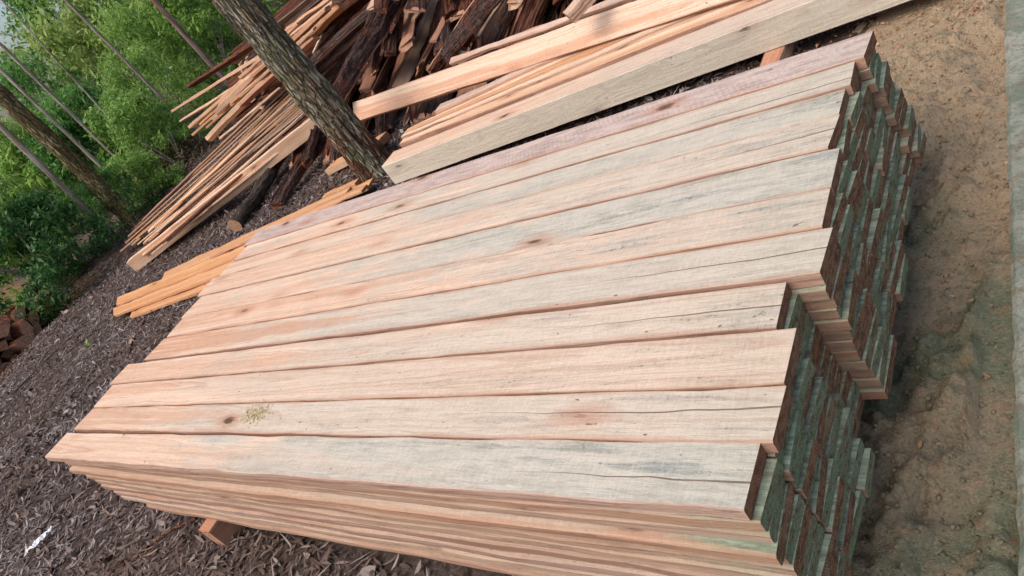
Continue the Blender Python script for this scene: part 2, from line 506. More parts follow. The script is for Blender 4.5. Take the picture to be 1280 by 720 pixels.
def board(name, p0, p1, W, T, mat, seed, roll=0.0, W1=None, segs=14, rough=.003, label=None, cat='board', group=None, bow=0.0, skew0=0.0, skew1=0.0, **pr):
    p0, p1 = Vector(p0), Vector(p1)
    L = (p1 - p0).length
    V, F = plank_mesh(L, W, W if W1 is None else W1, T, seed, segs, rough, bow, skew0=skew0, skew1=skew1)
    o = mesh_obj(name, V, F, mat)
    o.matrix_world = frame_between(p0, p1, roll)
    props(o, L, half=W / 2, **pr)
    tag(o, label, cat, group)
    return o


def gz(x, y):
    """ground height"""
    h = .018 * math.sin(1.7 * x + .6 * y) * math.sin(1.3 * y - .4 * x + 1) + .012 * math.sin(4.1 * x + 1) * math.sin(3.7 * y)
    a = min(1, max(0, (-6.25 - x) / .22))
    b = min(1, max(0, (2.75 - y) / .5))
    a, b = a * a * (3 - 2 * a), b * b * (3 - 2 * b)
    h -= .34 * a * b
    if x < -11:
        h += .03 * (-11 - x) ** 1.15
    if x > 2.9:
        h *= max(0, 1 - (x - 2.9) / .3)
    s = min(1, max(0, (x + .5) / .5)) * min(1, max(0, (2.2 - y) / .4))
    h = h * (1 - s) if -0.5 < x < 3.6 and y < 2.2 and y > -.3 else h
    if -.6 < x < 2.6 and -1 < y < .8:      # drift of litter against the near side of the stack
        h += .075 * math.exp(-((x - 1.0) / .75) ** 2 - ((y + .08) / .26) ** 2)
    return h


# ------------------------------------------------------------------ ground
def build_ground():
    xs = list(np.arange(-900, -60, 60)) + list(np.arange(-60, -14, 3)) + list(np.arange(-14, -9, .5)) + list(np.arange(-9, 3.4, .07)) + [3.4, 4, 6, 10, 20, 60, 200, 900]
    ys = [-900, -200, -60, -20, -10, -5, -3] + list(np.arange(-2, 8, .07)) + list(np.arange(8, 14, .5)) + list(np.arange(14, 60, 3)) + list(np.arange(60, 901, 60))
    nx, ny = len(xs), len(ys)
    V = []
    q = random.Random(3)
    for yv in ys:
        for xv in xs:
            near = -9 < xv < 3.2 and -2 < yv < 8
            zz = gz(xv, yv) if -60 < xv < 10 and -10 < yv < 60 else (gz(-60, 0) if xv <= -60 else 0)
            V.append((xv, yv, zz + (q.uniform(-.006, .006) if near else 0)))
    F = [(j * nx + i, j * nx + i + 1, (j + 1) * nx + i + 1, (j + 1) * nx + i) for j in range(ny - 1) for i in range(nx - 1)]
    tag(mesh_obj('ground', V, F, ground_mat(), smooth=True), kind='structure')
    # trodden sandy path beside the stack
    xs = np.arange(3.05, 3.93, .011)
    ys = np.concatenate([np.arange(-1.4, 3.4, .011), np.arange(3.4, 9, .1)])
    X, Y = np.meshgrid(xs, ys)
    Z = np.zeros_like(X)
    q = np.random.default_rng(8)
    for k in range(70):
        fr = 2.2 * 1.062 ** k
        an = q.uniform(0, 6.283)
        Z += (.0115 / fr ** .45) * np.sin(fr * (X * math.cos(an) + Y * math.sin(an)) * 2.2 + q.uniform(0, 6.28)) * (1 + .5 * np.sin(1.7 * X * k + Y))
    Z += q.normal(0, .0018, Z.shape)
    edge = np.clip((X - 3.05) / .22, 0, 1)
    edge2 = np.clip((3.93 - X) / .1, 0, 1)
    Z = .024 + Z * 1.15 + .030 * np.exp(-((X - 3.78) / .05) ** 2) + .018 * np.exp(-((X - 3.62) / .05) ** 2) * (np.sin(Y * 5) * .5 + .5)
    Z = np.maximum(Z, .004) * edge - .012 * (1 - edge)
    Z = np.where(X > 3.74, np.minimum(Z, .046), Z)
    V = np.stack([X, Y, Z], -1).reshape(-1, 3)
    global SOIL_Z
    SOIL_Z = (xs, ys, Z)
    ny, nx = X.shape
    i = np.arange(nx - 1)[None] + (np.arange(ny - 1) * nx)[:, None]
    F = np.stack([i, i + 1, i + nx + 1, i + nx], -1).reshape(-1, 4).tolist()
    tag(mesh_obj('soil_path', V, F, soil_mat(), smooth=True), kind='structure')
    # raised concrete apron along the path; its edge runs a touch out of line with the stack
    V, F = [], []
    n = 160
    q = random.Random(4)
    for k in range(n + 1):
        yv = -1.6 + 9.6 * k / n
        xe = 3.838 - .0315 * yv + q.uniform(-.004, .004)
        V += [(xe + .01, yv, -.05), (xe, yv, .055 + q.uniform(-.003, .003)), (xe + .012, yv, .066), (xe + 2.4, yv, .066)]
    for k in range(n):
        a, b = k * 4, k * 4 + 4
        F += [(a, a + 1, b + 1, b), (a + 1, a + 2, b + 2, b + 1), (a + 2, a + 3, b + 3, b + 2)]
    tag(mesh_obj('concrete_pavement', V, F, concrete_mat()), kind='structure')


build_ground()

# ------------------------------------------------------------------ the front stack: 11 planks wide, 10 layers
UB = [0.0, .147, .287, .440, .583, .743, .897, 1.060, 1.218, 1.347, 1.480, 1.628]
XE = [3.535, 3.558, 3.548, 3.512, 3.572, 3.546, 3.541, 3.514, 3.512, 3.522, 3.548]
XE[3] = 3.500
XL = [-.01, .05, .01, -.05, .15, .15, .11, .05, .09, .11, .07]
TOPZ, PITCH, NLAY = .60, .0342, 12
ordinal = ['top', 'second', 'third', 'fourth', 'fifth', 'sixth', 'seventh', 'eighth', 'ninth', 'tenth', 'eleventh', 'twelfth']
TOPLAB = [
    'pale plank at the near edge of the stack top, blotched blue grey at right',
    'top plank second from the near edge with a yellowish sawdust patch at left',
    'top plank third from the near edge with a long split at its right end',
    'short top plank fourth from the near edge, stepped back from the reddish edged plank behind',
    'top plank fifth from the near edge, pink heartwood at left and cracked grey right end',
    'top plank sixth from the near edge with a dark blue stain at its right corner',
    'speckled blue grey top plank seventh from the near edge',
    'top plank eighth from the near edge with a dark brown gap along its near side',
    'speckled cream top plank ninth from the near edge, third from the lilac one',
    'brown speckled cream top plank lying next to the lilac plank',
    'lilac grey plank along the far edge of the stack top, showing diagonal saw marks']
GAPS = [.004, .009, .006, .008, .010, .009, .003, .011, .004, .007, .003]
RISE = [.002, .005, .0, .001, .006, .004, .001, .004, .000, .003, .006]
GRAY = [1.0, .6, .4, .55, .8, .75, 1.0, .65, .95, .75, .15]
PINK = [.35, .75, .55, .6, 1.0, .6, .35, .45, .5, .4, .3]
q = random.Random(21)
coloff = [-.006, .012, .004, -.030, .030, .018, .012, -.010, -.004, -.01, .012]
fan = [0, .001, .007, .005, .011, .009, .015, .013, .020, .018, .024, .027]
for lay in range(NLAY):
    zt = TOPZ - lay * PITCH
    UL = UB if lay == 0 else [u + (q.uniform(-.010, .016) if i == 0 else 0 if i == 11 else q.uniform(-.006, .006) if i in (1, 4) else q.uniform(-.026, .026)) for i, u in enumerate(UB)]
    for c in range(11):
        g0, g1 = UL[c], UL[c + 1]
        gap = GAPS[c] if lay == 0 else .002
        W = g1 - g0 - gap
        yc = (g0 + g1) / 2
        if lay == 0:
            x0, x1 = XL[c], XE[c]
        else:
            x0 = .10 + q.uniform(-.07, .09)
            if c == 0:
                x0 = [0, .0, .04, .07, .08, .10, .15, .17, .26, .29, .36, .42][lay]
            x1 = 3.535 + coloff[c] + fan[lay] * (1.7 if c >= 6 and lay > 4 else 1) + q.uniform(-.005, .005)
            if q.random() < .05:
                x1 += q.uniform(.010, .022)
            if c == 0:
                x1 = 3.545 + fan[lay] * 1.05 + q.uniform(-.006, .006)
            yc += q.uniform(-.0008, .0008)
        L = x1 - x0
        T = PITCH - .0012 + (RISE[c] if lay == 0 else 0)
        V, F = plank_mesh(L, W, W + (q.uniform(-.002, .001) if lay == 0 else 0), T, lay * 40 + c + 1, 40 if lay == 0 else 26 if c == 0 else 8, .0016 if lay == 0 else .0022 if c == 0 else .0012, 0, q.uniform(.0014, .0028) if c or lay == 0 else q.uniform(.003, .0065), skew0=q.uniform(-.1, .1), skew1=q.uniform(-.07, .07))
        # local x starts at the plank's own left end
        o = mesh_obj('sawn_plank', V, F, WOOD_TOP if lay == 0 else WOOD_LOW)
        o.location = (x0, yc, zt + (RISE[c] if lay == 0 else 0))
        if lay == 0 and c == 0:
            o.rotation_euler.z = .0062
            o.location.y -= .012
        props(o, L, half=W / 2, gray=GRAY[c] if lay == 0 else .3, pink=PINK[c] if lay == 0 else q.uniform(.4, 1), purple=.7 if (lay == 0 and c == 10) else 0, greenish=.12 if lay == 0 else q.uniform(.8, 1), side_brown=0 if c == 0 else .25 if lay == 0 else q.uniform(.55, .85))
        if lay == 0:
            tag(o, TOPLAB[c], 'plank', 'top layer planks of the front stack')
        elif c == 0:
            tag(o, 'plank %s on the near side of the front stack, long edge showing' % ('at the bottom' if lay == NLAY - 1 else ordinal[lay] + ' from the top'), 'plank', 'near side planks of the front stack')
        else:
            tag(o, 'plank end in the %s of the front stack, %s' % ('bottom layer' if lay == NLAY - 1 else ordinal[lay] + ' layer down', 'at the far side' if c == 10 else ordinal[c] + ' from the near side'), 'plank', 'buried planks of the front stack')
zb = TOPZ - NLAY * PITCH + .0008
for xb, y0, y1, lb in ((1.02, -.045, 1.75, 'square reddish bearer poking out under the near left of the front stack'), (2.3, .03, 1.6, 'bearer under the right half of the front stack')):
    if xb > 2:
        continue
    o = board('bearer', (xb, y0, zb), (xb, y1, zb), .09, zb + .012, WOOD_FRESH_RED, int(xb * 10), label=lb, cat='bearer', pink=.6, sidew=.3)
o = board('bearer', (2.72, .04, zb), (2.72, 1.6, zb), .095, zb + .012, WOOD_FRESH, 77, label='bearer hidden under the right part of the front stack', cat='bearer', pink=.6)

# ------------------------------------------------------------------ the second stack behind: big beam, fanned boards
sz = .25
o = board('squared_beam', (-.005, 2.825, sz), (3.75, 2.985, sz), .185, .165, WOOD_TOP, 301, segs=24, rough=.001,
          label='thick squared beam with pale top and grey side, right behind the front stack', cat='beam', gray=.5, pink=.35, sidew=.0)
o.data.materials.append(WOOD_GRAY)
for pl in o.data.polygons:
    if pl.normal.y < -.5:
        pl.material_index = 1
for xb, y0, y1, lb in ((2.80, 2.40, 4.1, 'red brown bearer end poking out from under the squared beam'), (.55, 2.9, 4.1, 'bearer under the left part of the squared beam')):
    board('bearer', (xb, y0, sz - .166), (xb, y1, sz - .166), .10, sz - .166 + .01, WOOD_FRESH_RED, int(xb * 7), label=lb, cat='bearer', pink=.7)
fanb = [
    ((-.02, 3.045, .248), (3.7, 3.21, .248), .075, .20, .07, WOOD_PALE, 'pinkish board lying directly behind the squared beam', 0.0),
    ((-.05, 3.115, .262), (3.7, 3.37, .256), .05, .10, .06, WOOD_PALE, 'narrow brown edged board, second behind the squared beam', 0.1),
    ((-.08, 3.175, .258), (3.7, 3.50, .262), .05, .12, .06, WOOD_FRESH, 'narrow orange board, third behind the squared beam', 0.0),
    ((-.12, 3.235, .245), (3.7, 3.62, .262), .06, .11, .06, WOOD_PALE, 'narrow pale board, fourth behind the squared beam', 0.12),
    ((.18, 3.36, .27), (3.3, 3.62, .27), .10, .12, .06, WOOD_PALE, 'lilac pink board beneath the tilted cream board', 0.0),
    ((-.25, 3.30, .17), (2.9, 3.40, .16), .13, .14, .06, WOOD_FRESH, 'orange board end showing low beside the trunk', 0.0),
    ((-.05, 3.12, .16), (3.3, 3.20, .17), .16, .16, .06, WOOD_PALE, 'pale board lying under the fanned boards', 0.0),
    ((-.4, 3.47, .10), (2.9, 3.62, .13), .16, .16, .05, WOOD_PALE, 'low brown board under the tilted cream board', 0.0)]
for k, (a, b, w0, w1, t, mt, lb, pu) in enumerate(fanb):
    board('offcut_board', a, b, w0, t, mt, 320 + k, W1=w1, segs=20, rough=.006, label=lb, cat='board', group='boards behind the squared beam', gray=.3, pink=.8, purple=.6 if 'lilac' in lb else pu)
# tilted cream board lying across, its bark edge uppermost
pa, pb = Vector((-1.22, 3.86, .35)), Vector((2.95, 3.16, .345))
board('tilted_board', pa, pb, .175, .05, WOOD_TOP, 350, roll=math.radians(52), segs=24, rough=.002, label='long cream board lying tilted towards the camera across the pile behind', cat='board', gray=.0, pink=.8)
pa2, pb2 = Vector((.15, 3.80, .425)), Vector((2.95, 3.27, .43))
board('edging_strip', pa2, pb2, .05, .03, WOOD_PALE, 351, roll=math.radians(25), segs=24, rough=.005, label='thin pink strip along the upper edge of the tilted cream board', cat='strip', gray=.0, pink=1, purple=.55)


# ------------------------------------------------------------------ bark slabs
def slab_mesh(L, W, T, seed, segs=24, nar=15):
    """flat slab cut from the outside of a log: stringy ridged bark above, sawn face below; ragged edges and ends"""
    q = random.Random(seed)
    V, F, FM = [], [], []
    wl, wr, wz = wob(seed, .7, segs + 1, W * .045), wob(seed + 1, .8, segs + 1, W * .045), wob(seed + 2, .22, segs + 1, .008)
    n = nar + 2
    rid = [q.uniform(.62, 1.25) for _ in range(nar)]
    rag0, rag1 = [q.uniform(-.08, .03) for _ in range(n)], [q.uniform(-.12, .12) for _ in range(n)]
    for i in range(segs + 1):
        t = i / segs
        tp = 1 - .3 * max(0, (t - .55) / .45)
        rid = [min(1.4, max(.5, r_ + q.uniform(-.14, .14))) for r_ in rid]
        rg = rag0 if i == 0 else rag1 if i == segs else [0] * n
        for k in range(nar):
            a = math.pi * k / (nar - 1)
            yv = -math.cos(a) * W / 2 * tp + (wl[i] if k < nar // 2 else wr[i])
            zv = math.sin(a) ** .6 * T * rid[k] + wz[i]
            V.append((L * t + rg[k], yv, zv))
        V.append((L * t + rg[nar], W / 2 * tp + wr[i] - .004, wz[i] - .012))
        V.append((L * t + rg[nar + 1], -W / 2 * tp + wl[i] + .004, wz[i] - .012))
    for i in range(segs):
        a, b = i * n, i * n + n
        for k in range(n):
            j = (k + 1) % n
            F.append((a + k, a + j, b + j, b + k))
            FM.append(0 if k < nar - 1 else 1)
    F.append(tuple(range(n))[::-1])
    FM.append(1)
    F.append(tuple(segs * n + k for k in range(n)))
    FM.append(1)
    return V, F, FM


SLABV = []
for k in range(7):
    V, F, FM = slab_mesh(3.0, .20, .055, 500 + k * 5)
    SLABV.append((V, F, FM))
_slab_me = {}


def slab(p0, p1, width, thick, roll, var, bark, wood, label, group, name='bark_offcut', cat='bark offcut'):
    key = (var, bark.name, wood.name)
    if key not in _slab_me:
        V, F, FM = SLABV[var]
        o = mesh_obj(name, V, F, None, mats=[bark, wood], fmat=FM, smooth=False)
        _slab_me[key] = o.data
    else:
        o = bpy.data.objects.new(name, _slab_me[key])
        COL.objects.link(o)
    p0, p1 = Vector(p0), Vector(p1)
    L = (p1 - p0).length
    mm = frame_between(p0, p1, roll)
    o.matrix_world = mm @ Matrix.Diagonal((L / 3.0, width / .20, thick / .055, 1))
    props(o, L, .2, .9)
    tag(o, label, cat, group)
    return o


q = random.Random(77)
b_trunk = at(476, 216, 0.0)
# heap of dark bark slabs behind the trunk: butts towards the camera, running away to the far left
G1 = 'dark bark slabs heaped behind the big trunk'
L1 = 'dark stringy bark slab in the heap behind the ridged trunk'
for row in range(6):
    n = 17 - row
    for k in range(n):
        s = (k + q.uniform(.1, .9)) / n
        bx = -2.2 + 4.9 * s + row * .04
        by = 4.15 - .12 * bx * (1 if bx > 0 else .5) + row * .2 + q.uniform(-.3, .3)
        bz = .05 + row * .145 + q.uniform(-.02, .05)
        an = math.radians(116 + q.uniform(-12, 12) - 14 * s)
        Ls = q.uniform(2.6, 3.8)
        p0 = Vector((bx, by, bz))
        p1 = p0 + Vector((math.cos(an) * Ls, math.sin(an) * Ls, q.uniform(.0, .3)))
        up = q.random() < .66
        slab(p0, p1, q.uniform(.10, .21), q.uniform(.028, .05), q.uniform(-.7, .7) + (0 if up else math.pi), q.randrange(7), BARK_SLAB if q.random() < .7 else BARK_RED, WOOD_PALE if q.random() < .3 else WOOD_FRESH_RED if q.random() < .5 else BARK_RED, L1, G1)
for k in range(16):
    s = k / 15
    bx = -2.5 + 3.4 * s + q.uniform(-.08, .08)
    by = 3.75 + q.uniform(-.18, .2) + (.25 if s < .2 else 0)
    if abs(bx - b_trunk[0]) < .3 and by < 3.75:
        by += .35
    an = math.radians(118 + q.uniform(-12, 12) - 12 * s)
    p0 = Vector((bx, by, .03 + q.uniform(0, .05)))
    Ls = q.uniform(1.8, 2.8)
    slab(p0, p0 + Vector((math.cos(an) * Ls, math.sin(an) * Ls, q.uniform(.1, .35))), q.uniform(.12, .2), q.uniform(.03, .055), q.uniform(-.5, .5) + (0 if q.random() < .7 else math.pi), q.randrange(7), BARK_SLAB if q.random() < .6 else BARK_RED, WOOD_FRESH_RED, L1, G1)
G4 = 'thin battens sticking out of the bark heap'
for k in range(16):
    s = (k + q.uniform(.2, .8)) / 16
    bx, by = -1.9 + 4.2 * s, 4.0 + q.uniform(-.1, .5)
    an = math.radians(114 + q.uniform(-14, 14) - 14 * s)
    Ls = q.uniform(1.8, 2.8)
    z0 = q.uniform(.3, .75)
    p0 = Vector((bx, by + z0 * .9, z0))
    board('thin_batten', p0, p0 + Vector((math.cos(an) * Ls, math.sin(an) * Ls, q.uniform(-.05, .15))), q.uniform(.03, .07), .025, (WOOD_PALE, WOOD_FRESH_RED, WOOD_FRESH_RED)[k % 3], 800 + k, roll=q.uniform(-.8, .8), segs=10, rough=.005, label='thin sawn batten among the dark slabs of the bark heap', cat='batten', group=G4, sidew=.4)

G2 = 'slabs standing out of the bark heap'
slab(at(463, 120, .30), at(526, 4, .55), .17, .05, 2.6, 1, BARK_RED, WOOD_FRESH, 'red brown slab with a pale cut edge in the bark heap', G2)
slab(at(538, 92, .34), at(600, -2, .56), .12, .045, 2.2, 2, BARK_RED, WOOD_PALE, 'narrow tan slab right of the red one in the bark heap', G2)
slab(at(418, 128, .52), at(500, -4, .75), .22, .08, .2, 3, BARK_SLAB, WOOD_PALE, 'thick bark slab with pale flecks, just right of the trunk', G2)
slab(at(560, 72, .36), at(632, -16, .58), .2, .07, .1, 4, BARK_SLAB, BARK_RED, 'ragged edged bark slab above the tilted cream board', G2)
board('thin_batten', at(391, 66, .62), at(424, -8, .80), .035, .03, WOOD_PALE, 371, segs=8, label='thin pale batten lying on the bark heap left of the trunk', cat='batten')
board('offcut_block', at(706, 17, .56), at(732, -12, .60), .11, .07, WOOD_PALE, 372, segs=6, label='pinkish wood block at the top of the bark heap', cat='block', purple=.4)

# loose slabs and logs on the litter left of the trunk
slab(at(348, 256, .05), at(424, 138, .20), .17, .06, .2, 5, BARK_SLAB, BARK_RED, 'dark bark slab lying on the litter below the trunk', 'loose bark by the trunk')
slab(at(386, 205, .16), at(402, 132, .30), .11, .05, -.2, 6, BARK_SLAB, BARK_RED, 'short knobbly bark piece between the log and the trunk', 'loose bark by the trunk')


def log_obj(name, p0, p1, r0, r1, bark, label, seed, cat='log'):
    p0, p1 = Vector(p0), Vector(p1)
    L = (p1 - p0).length
    q = random.Random(seed)
    V, F, FM = [], [], []
    segs, na = 22, 16
    bx, bz = wob(seed, .35, segs + 1, .018), wob(seed + 1, .3, segs + 1, .012)
    for i in range(segs + 1):
        t = i / segs
        rr = (r0 + (r1 - r0) * t)
        for k in range(na):
            a = 2 * math.pi * k / na
            rv = rr * (1 + q.uniform(-.07, .07))
            V.append((L * t, bx[i] + math.cos(a) * rv, bz[i] + math.sin(a) * rv))
    for i in range(segs):
        for k in range(na):
            j = (k + 1) % na
            F.append((i * na + k, i * na + j, (i + 1) * na + j, (i + 1) * na + k))
            FM.append(0)
    F.append(tuple(range(na))[::-1])
    FM.append(1)
    F.append(tuple(segs * na + k for k in range(na)))
    FM.append(1)
    o = mesh_obj(name, V, F, None, mats=[bark, WOOD_PALE], fmat=FM, smooth=False)
    for pl in o.data.polygons:
        pl.use_smooth = len(pl.vertices) == 4
    o.matrix_world = frame_between(p0, p1)
    props(o, L, 0, .8)
    tag(o, label, cat)
    return o


log_obj('cut_log', at(294, 281, .085), at(372, 163, .16), .072, .062, BARK_LOG, 'short dark barked log with a pale cut end on the litter', 41)

# bundle of long off-cuts, near ends resting on the litter, far ends on the heap
bun = [
    # near px, near z, far px, far z, width, thick, mat, roll, label
    ((160, 326), .15, (390, 146), .36, .10, .15, WOOD_PALE, .0, 'thick yellowish timber along the near side of the offcut bundle'),
    ((180, 322), .07, (390, 160), .24, .10, .05, WOOD_PALE, 0, 'board under the thick timber of the offcut bundle'),
    ((176, 301), .15, (390, 128), .36, .075, .03, WOOD_PALE, .2, 'pale offcut second from the thick timber of the bundle'),
    ((172, 296), .16, (386, 120), .38, .07, .03, WOOD_FRESH, .3, 'orange offcut third from the thick timber of the bundle'),
    ((152, 312), .10, (384, 114), .36, .06, .03, WOOD_PALE, .3, 'long pale offcut reaching nearest the olive tree'),
    ((158, 302), .13, (378, 108), .38, .06, .03, WOOD_FRESH, .4, 'dark orange offcut in the back half of the bundle'),
    ((160, 295), .15, (372, 104), .40, .055, .03, WOOD_PALE, .3, 'cream offcut near the back of the bundle'),
    ((166, 287), .17, (364, 100), .42, .05, .03, BARK_RED, .3, 'red brown offcut with bark on in the bundle'),
    ((178, 274), .17, (356, 104), .42, .05, .03, WOOD_PALE, .4, 'rearmost pale offcut of the long bundle'),
    ((205, 300), .17, (392, 138), .37, .08, .03, BARK_RED, .1, 'bark covered strip lying in the middle of the bundle'),
    ((196, 290), .19, (384, 124), .40, .04, .025, WOOD_PALE, .2, 'thin splintered lath on top of the bundle'),
    ((186, 306), .155, (391, 133), .35, .07, .035, WOOD_PALE, .25, 'bright cream offcut beside the bark strip of the bundle'),
    ((164, 306), .12, (382, 111), .37, .06, .03, WOOD_PALE, .3, 'cream offcut between two orange ones in the bundle'),
    ((170, 283), .16, (368, 101), .41, .05, .03, WOOD_FRESH, .3, 'thin orange offcut beside the bark covered one at the back'),
    ((192, 314), .12, (392, 153), .30, .07, .035, WOOD_PALE, .3, 'pale offcut wedged just behind the thick timber'),
    ((170, 318), .05, (380, 140), .26, .14, .04, BARK_RED, 0, 'lowest brown slab under the offcut bundle'),
    ((168, 300), .07, (372, 122), .28, .14, .04, BARK_RED, 0, 'second low brown slab under the offcut bundle')]
for k, (a, za, b, zb_, w, t, mt, ro, lb) in enumerate(bun):
    board('offcut_board', at(*a, za), at(*b, zb_), w * (1 if k == 0 else 1.75), t * (1 if k == 0 else .65), mt, 400 + k, roll=-ro * .5, segs=18, rough=.004, W1=w * .9, label=lb, cat='board', group='long offcut bundle left of the trunk', gray=.1, pink=.7, sidew=.35, skew0=rnd.uniform(-.4, .4))

qb = random.Random(58)
for k in range(9):
    u = (k + qb.random() * .6) / 9
    a = (176 + 14 * qb.random() + 6 * u, 318 - 40 * u)
    b = (392 - 30 * u, 150 - 46 * u)
    board('offcut_board', at(*a, .135 + .05 * u), at(*b, .335 + .075 * u), qb.uniform(.06, .11), .022, (WOOD_PALE, WOOD_FRESH, WOOD_PALE)[k % 3], 880 + k, roll=qb.uniform(-.25, .25), segs=16, rough=.004,
          label='thin loose offcut tucked among the long boards of the offcut bundle', cat='board', group='thin offcuts tucked into the bundle', pink=.8, sidew=.4)
for k in range(12):
    u = (k + qb.random()) / 12
    a = (236 + 90 * u + qb.uniform(-8, 8), 172 - 78 * u + qb.uniform(-16, 10))
    b = (a[0] + 92, a[1] - 84)
    z0 = .74 + .26 * u
    board('offcut_board', at(*a, z0), at(*b, z0 + .14), qb.uniform(.05, .10), .025, (WOOD_PALE, WOOD_FRESH, WOOD_FRESH_RED)[k % 3], 900 + k, roll=qb.uniform(-.5, .2), segs=12, rough=.005,
          label='short sawn offcut mixed among the bark slabs of the far heap', cat='board', group='short offcuts mixed into the far heap', pink=.8, sidew=.4)

# orange slabs lying by the far left end of the front stack
ora = [
    ((-3.40, 1.92, .040), (-.6, 2.27, .05), .13, .18, .028, 'lowest orange offcut slipping in under the stack end', -1.0),
    ((-3.88, 1.98, .072), (-.55, 2.40, .085), .16, .22, .028, 'orange offcut nearest the stack corner, split near its tip', -1.4),
    ((-3.98, 2.12, .104), (-.50, 2.56, .115), .14, .20, .028, 'longest orange offcut, its tip farthest left beside the stack', -1.1),
    ((-3.55, 2.235, .076), (-.9, 2.66, .088), .10, .15, .028, 'orange strip between the longest offcut and the outer one', .6),
    ((-3.25, 2.36, .108), (-.62, 2.78, .12), .16, .21, .028, 'outer orange offcut next to the dark log', -.8),
    ((-2.6, 2.50, .074), (-.45, 2.90, .085), .10, .14, .028, 'narrow orange strip lying closest to the log', .8),
    ((-2.3, 2.42, .138), (-.3, 2.72, .148), .07, .10, .022, 'thin orange lath lying on top of the orange offcuts', .4)]
for k, (a, b, w0, w1, t, lb, sk) in enumerate(ora):
    board('orange_offcut', a, b, w0, t, WOOD_FRESH, 430 + k, roll=-.05 + .05 * (k % 3), W1=w1, segs=30, rough=.005, label=lb, cat='offcut', group='fresh orange offcuts by the stack end', pink=.9, skew0=sk, sidew=.5)
board('offcut_board', at(411, 208, .08), at(478, 170, .16), .14, .06, WOOD_FRESH, 440, segs=8, rough=.004, label='orange offcut lying against the foot of the trunk', cat='board', pink=.7)
board('offcut_board', at(404, 244, .09), at(446, 226, .10), .07, .05, WOOD_FRESH, 441, segs=8, rough=.004, label='short orange red offcut on the litter beside the stack corner', cat='board', pink=1)

# far heap of slabs and boards, ends overhanging towards the forest
up = [
    ((215, 137), .95, (356, 48), 1.05, .07, .035, WOOD_PALE, 'long pale lath sticking out of the far heap towards the forest'),
    ((237, 157), .80, (345, 62), .95, .08, .035, WOOD_PALE, 'short pale board end below the long lath of the far heap'),
    ((268, 140), .88, (360, 50), 1.0, .14, .05, WOOD_PALE, 'wide orange tan board on the far heap, notched'),
    ((258, 172), .72, (366, 62), .92, .11, .05, WOOD_PALE, 'tan board with its end lowest on the far heap'),
    ((237, 106), 1.05, (350, 32), 1.15, .12, .04, BARK_RED, 'red brown slab at the back of the far heap'),
    ((300, 96), 1.05, (372, 28), 1.15, .06, .03, WOOD_PALE, 'thin pale lath crossing the top of the far heap'),
    ((342, 60), .95, (420, 0), 1.1, .08, .03, WOOD_PALE, 'pale board right of the trunk high on the far heap'),
    ((352, 40), 1.05, (430, -16), 1.15, .07, .03, WOOD_PALE, 'pale board behind the upper trunk on the far heap'),
    ((355, 75), .9, (425, 4), 1.05, .12, .05, WOOD_FRESH, 'orange plank right of the trunk on the far heap'),
    ((226, 150), .78, (340, 78), .92, .05, .03, WOOD_PALE, 'narrow lath between two board ends of the far heap'),
    ((275, 172), .66, (350, 108), .80, .03, .02, WOOD_PALE, 'thin splinter below the tan board of the far heap')]
for k, (a, za, b, zb_, w, t, mt, lb) in enumerate(up):
    board('offcut_board', at(*a, za), at(*b, zb_), w, t, mt, 460 + k, roll=rnd.uniform(-.5, -.1), segs=14, rough=.006, label=lb, cat='board', group='boards on the far heap', pink=.7, gray=.1, sidew=.35)
q = random.Random(90)
G3, L3 = 'dark bark slabs in the far heap', 'dark bark slab in the far heap left of the trunk'
for row in range(6):
    for k in range(9):
        s = (k + q.uniform(.1, .9)) / 9
        a = Vector((-4.0 - 4.6 * s, 5.0 + 3.0 * s, 0)) + Vector((q.uniform(-.2, .2), q.uniform(-.3, .3) + .12 * row, .05 + row * (.12 + .05 * s)))
        an = math.radians(106 + q.uniform(-8, 8))
        an = math.radians(38 + q.uniform(-8, 10)) if s > .45 else math.radians(70 + q.uniform(-12, 12))
        Ls = q.uniform(2.4, 3.6)
        slab(a, a + Vector((math.cos(an) * Ls, math.sin(an) * Ls, q.uniform(0, .2))), q.uniform(.16, .26), q.uniform(.05, .08), q.uniform(-.5, .5) + (math.pi if q.random() < .3 else 0), q.randrange(7), BARK_SLAB if q.random() < .6 else BARK_RED, WOOD_PALE if q.random() < .5 else BARK_RED, L3, G3)


# ------------------------------------------------------------------ heap of split posts in the hollow at lower left
def wedge_post(loc, rz, L, rad, ang, roll, seed, label):
    """split round-wood post: pie-shaped section, bark on the arc"""
    q = random.Random(seed)
    prof = [(0, 0)] + [(rad * math.cos(a) * q.uniform(.95, 1.05), rad * math.sin(a) * q.uniform(.95, 1.05)) for a in np.linspace(0, ang, 6)]
    n = len(prof)
    V, F, FM = [], [], []
    for i in range(7):
        t = i / 6
        for (a, b) in prof:
            V.append((-L * t, a + .006 * math.sin(3 * t + seed), b))
    for i in range(6):
        for k in range(n):
            j = (k + 1) % n
            F.append((i * n + k, i * n + j, (i + 1) * n + j, (i + 1) * n + k))
            FM.append(0 if k in (0, n - 1) else 1)
    F.append(tuple(range(n))[::-1])
    FM.append(0)
    F.append(tuple(6 * n + k for k in range(n)))
    FM.append(0)
    o = mesh_obj('split_post', V, F, None, mats=[WOOD_FRESH_RED, BARK_RED], fmat=FM)
    o.location = loc
    o.rotation_euler = (roll, 0, rz)
    props(o, L, 0, .8)
    tag(o, label, 'post', 'split posts heaped in the hollow')
    return o


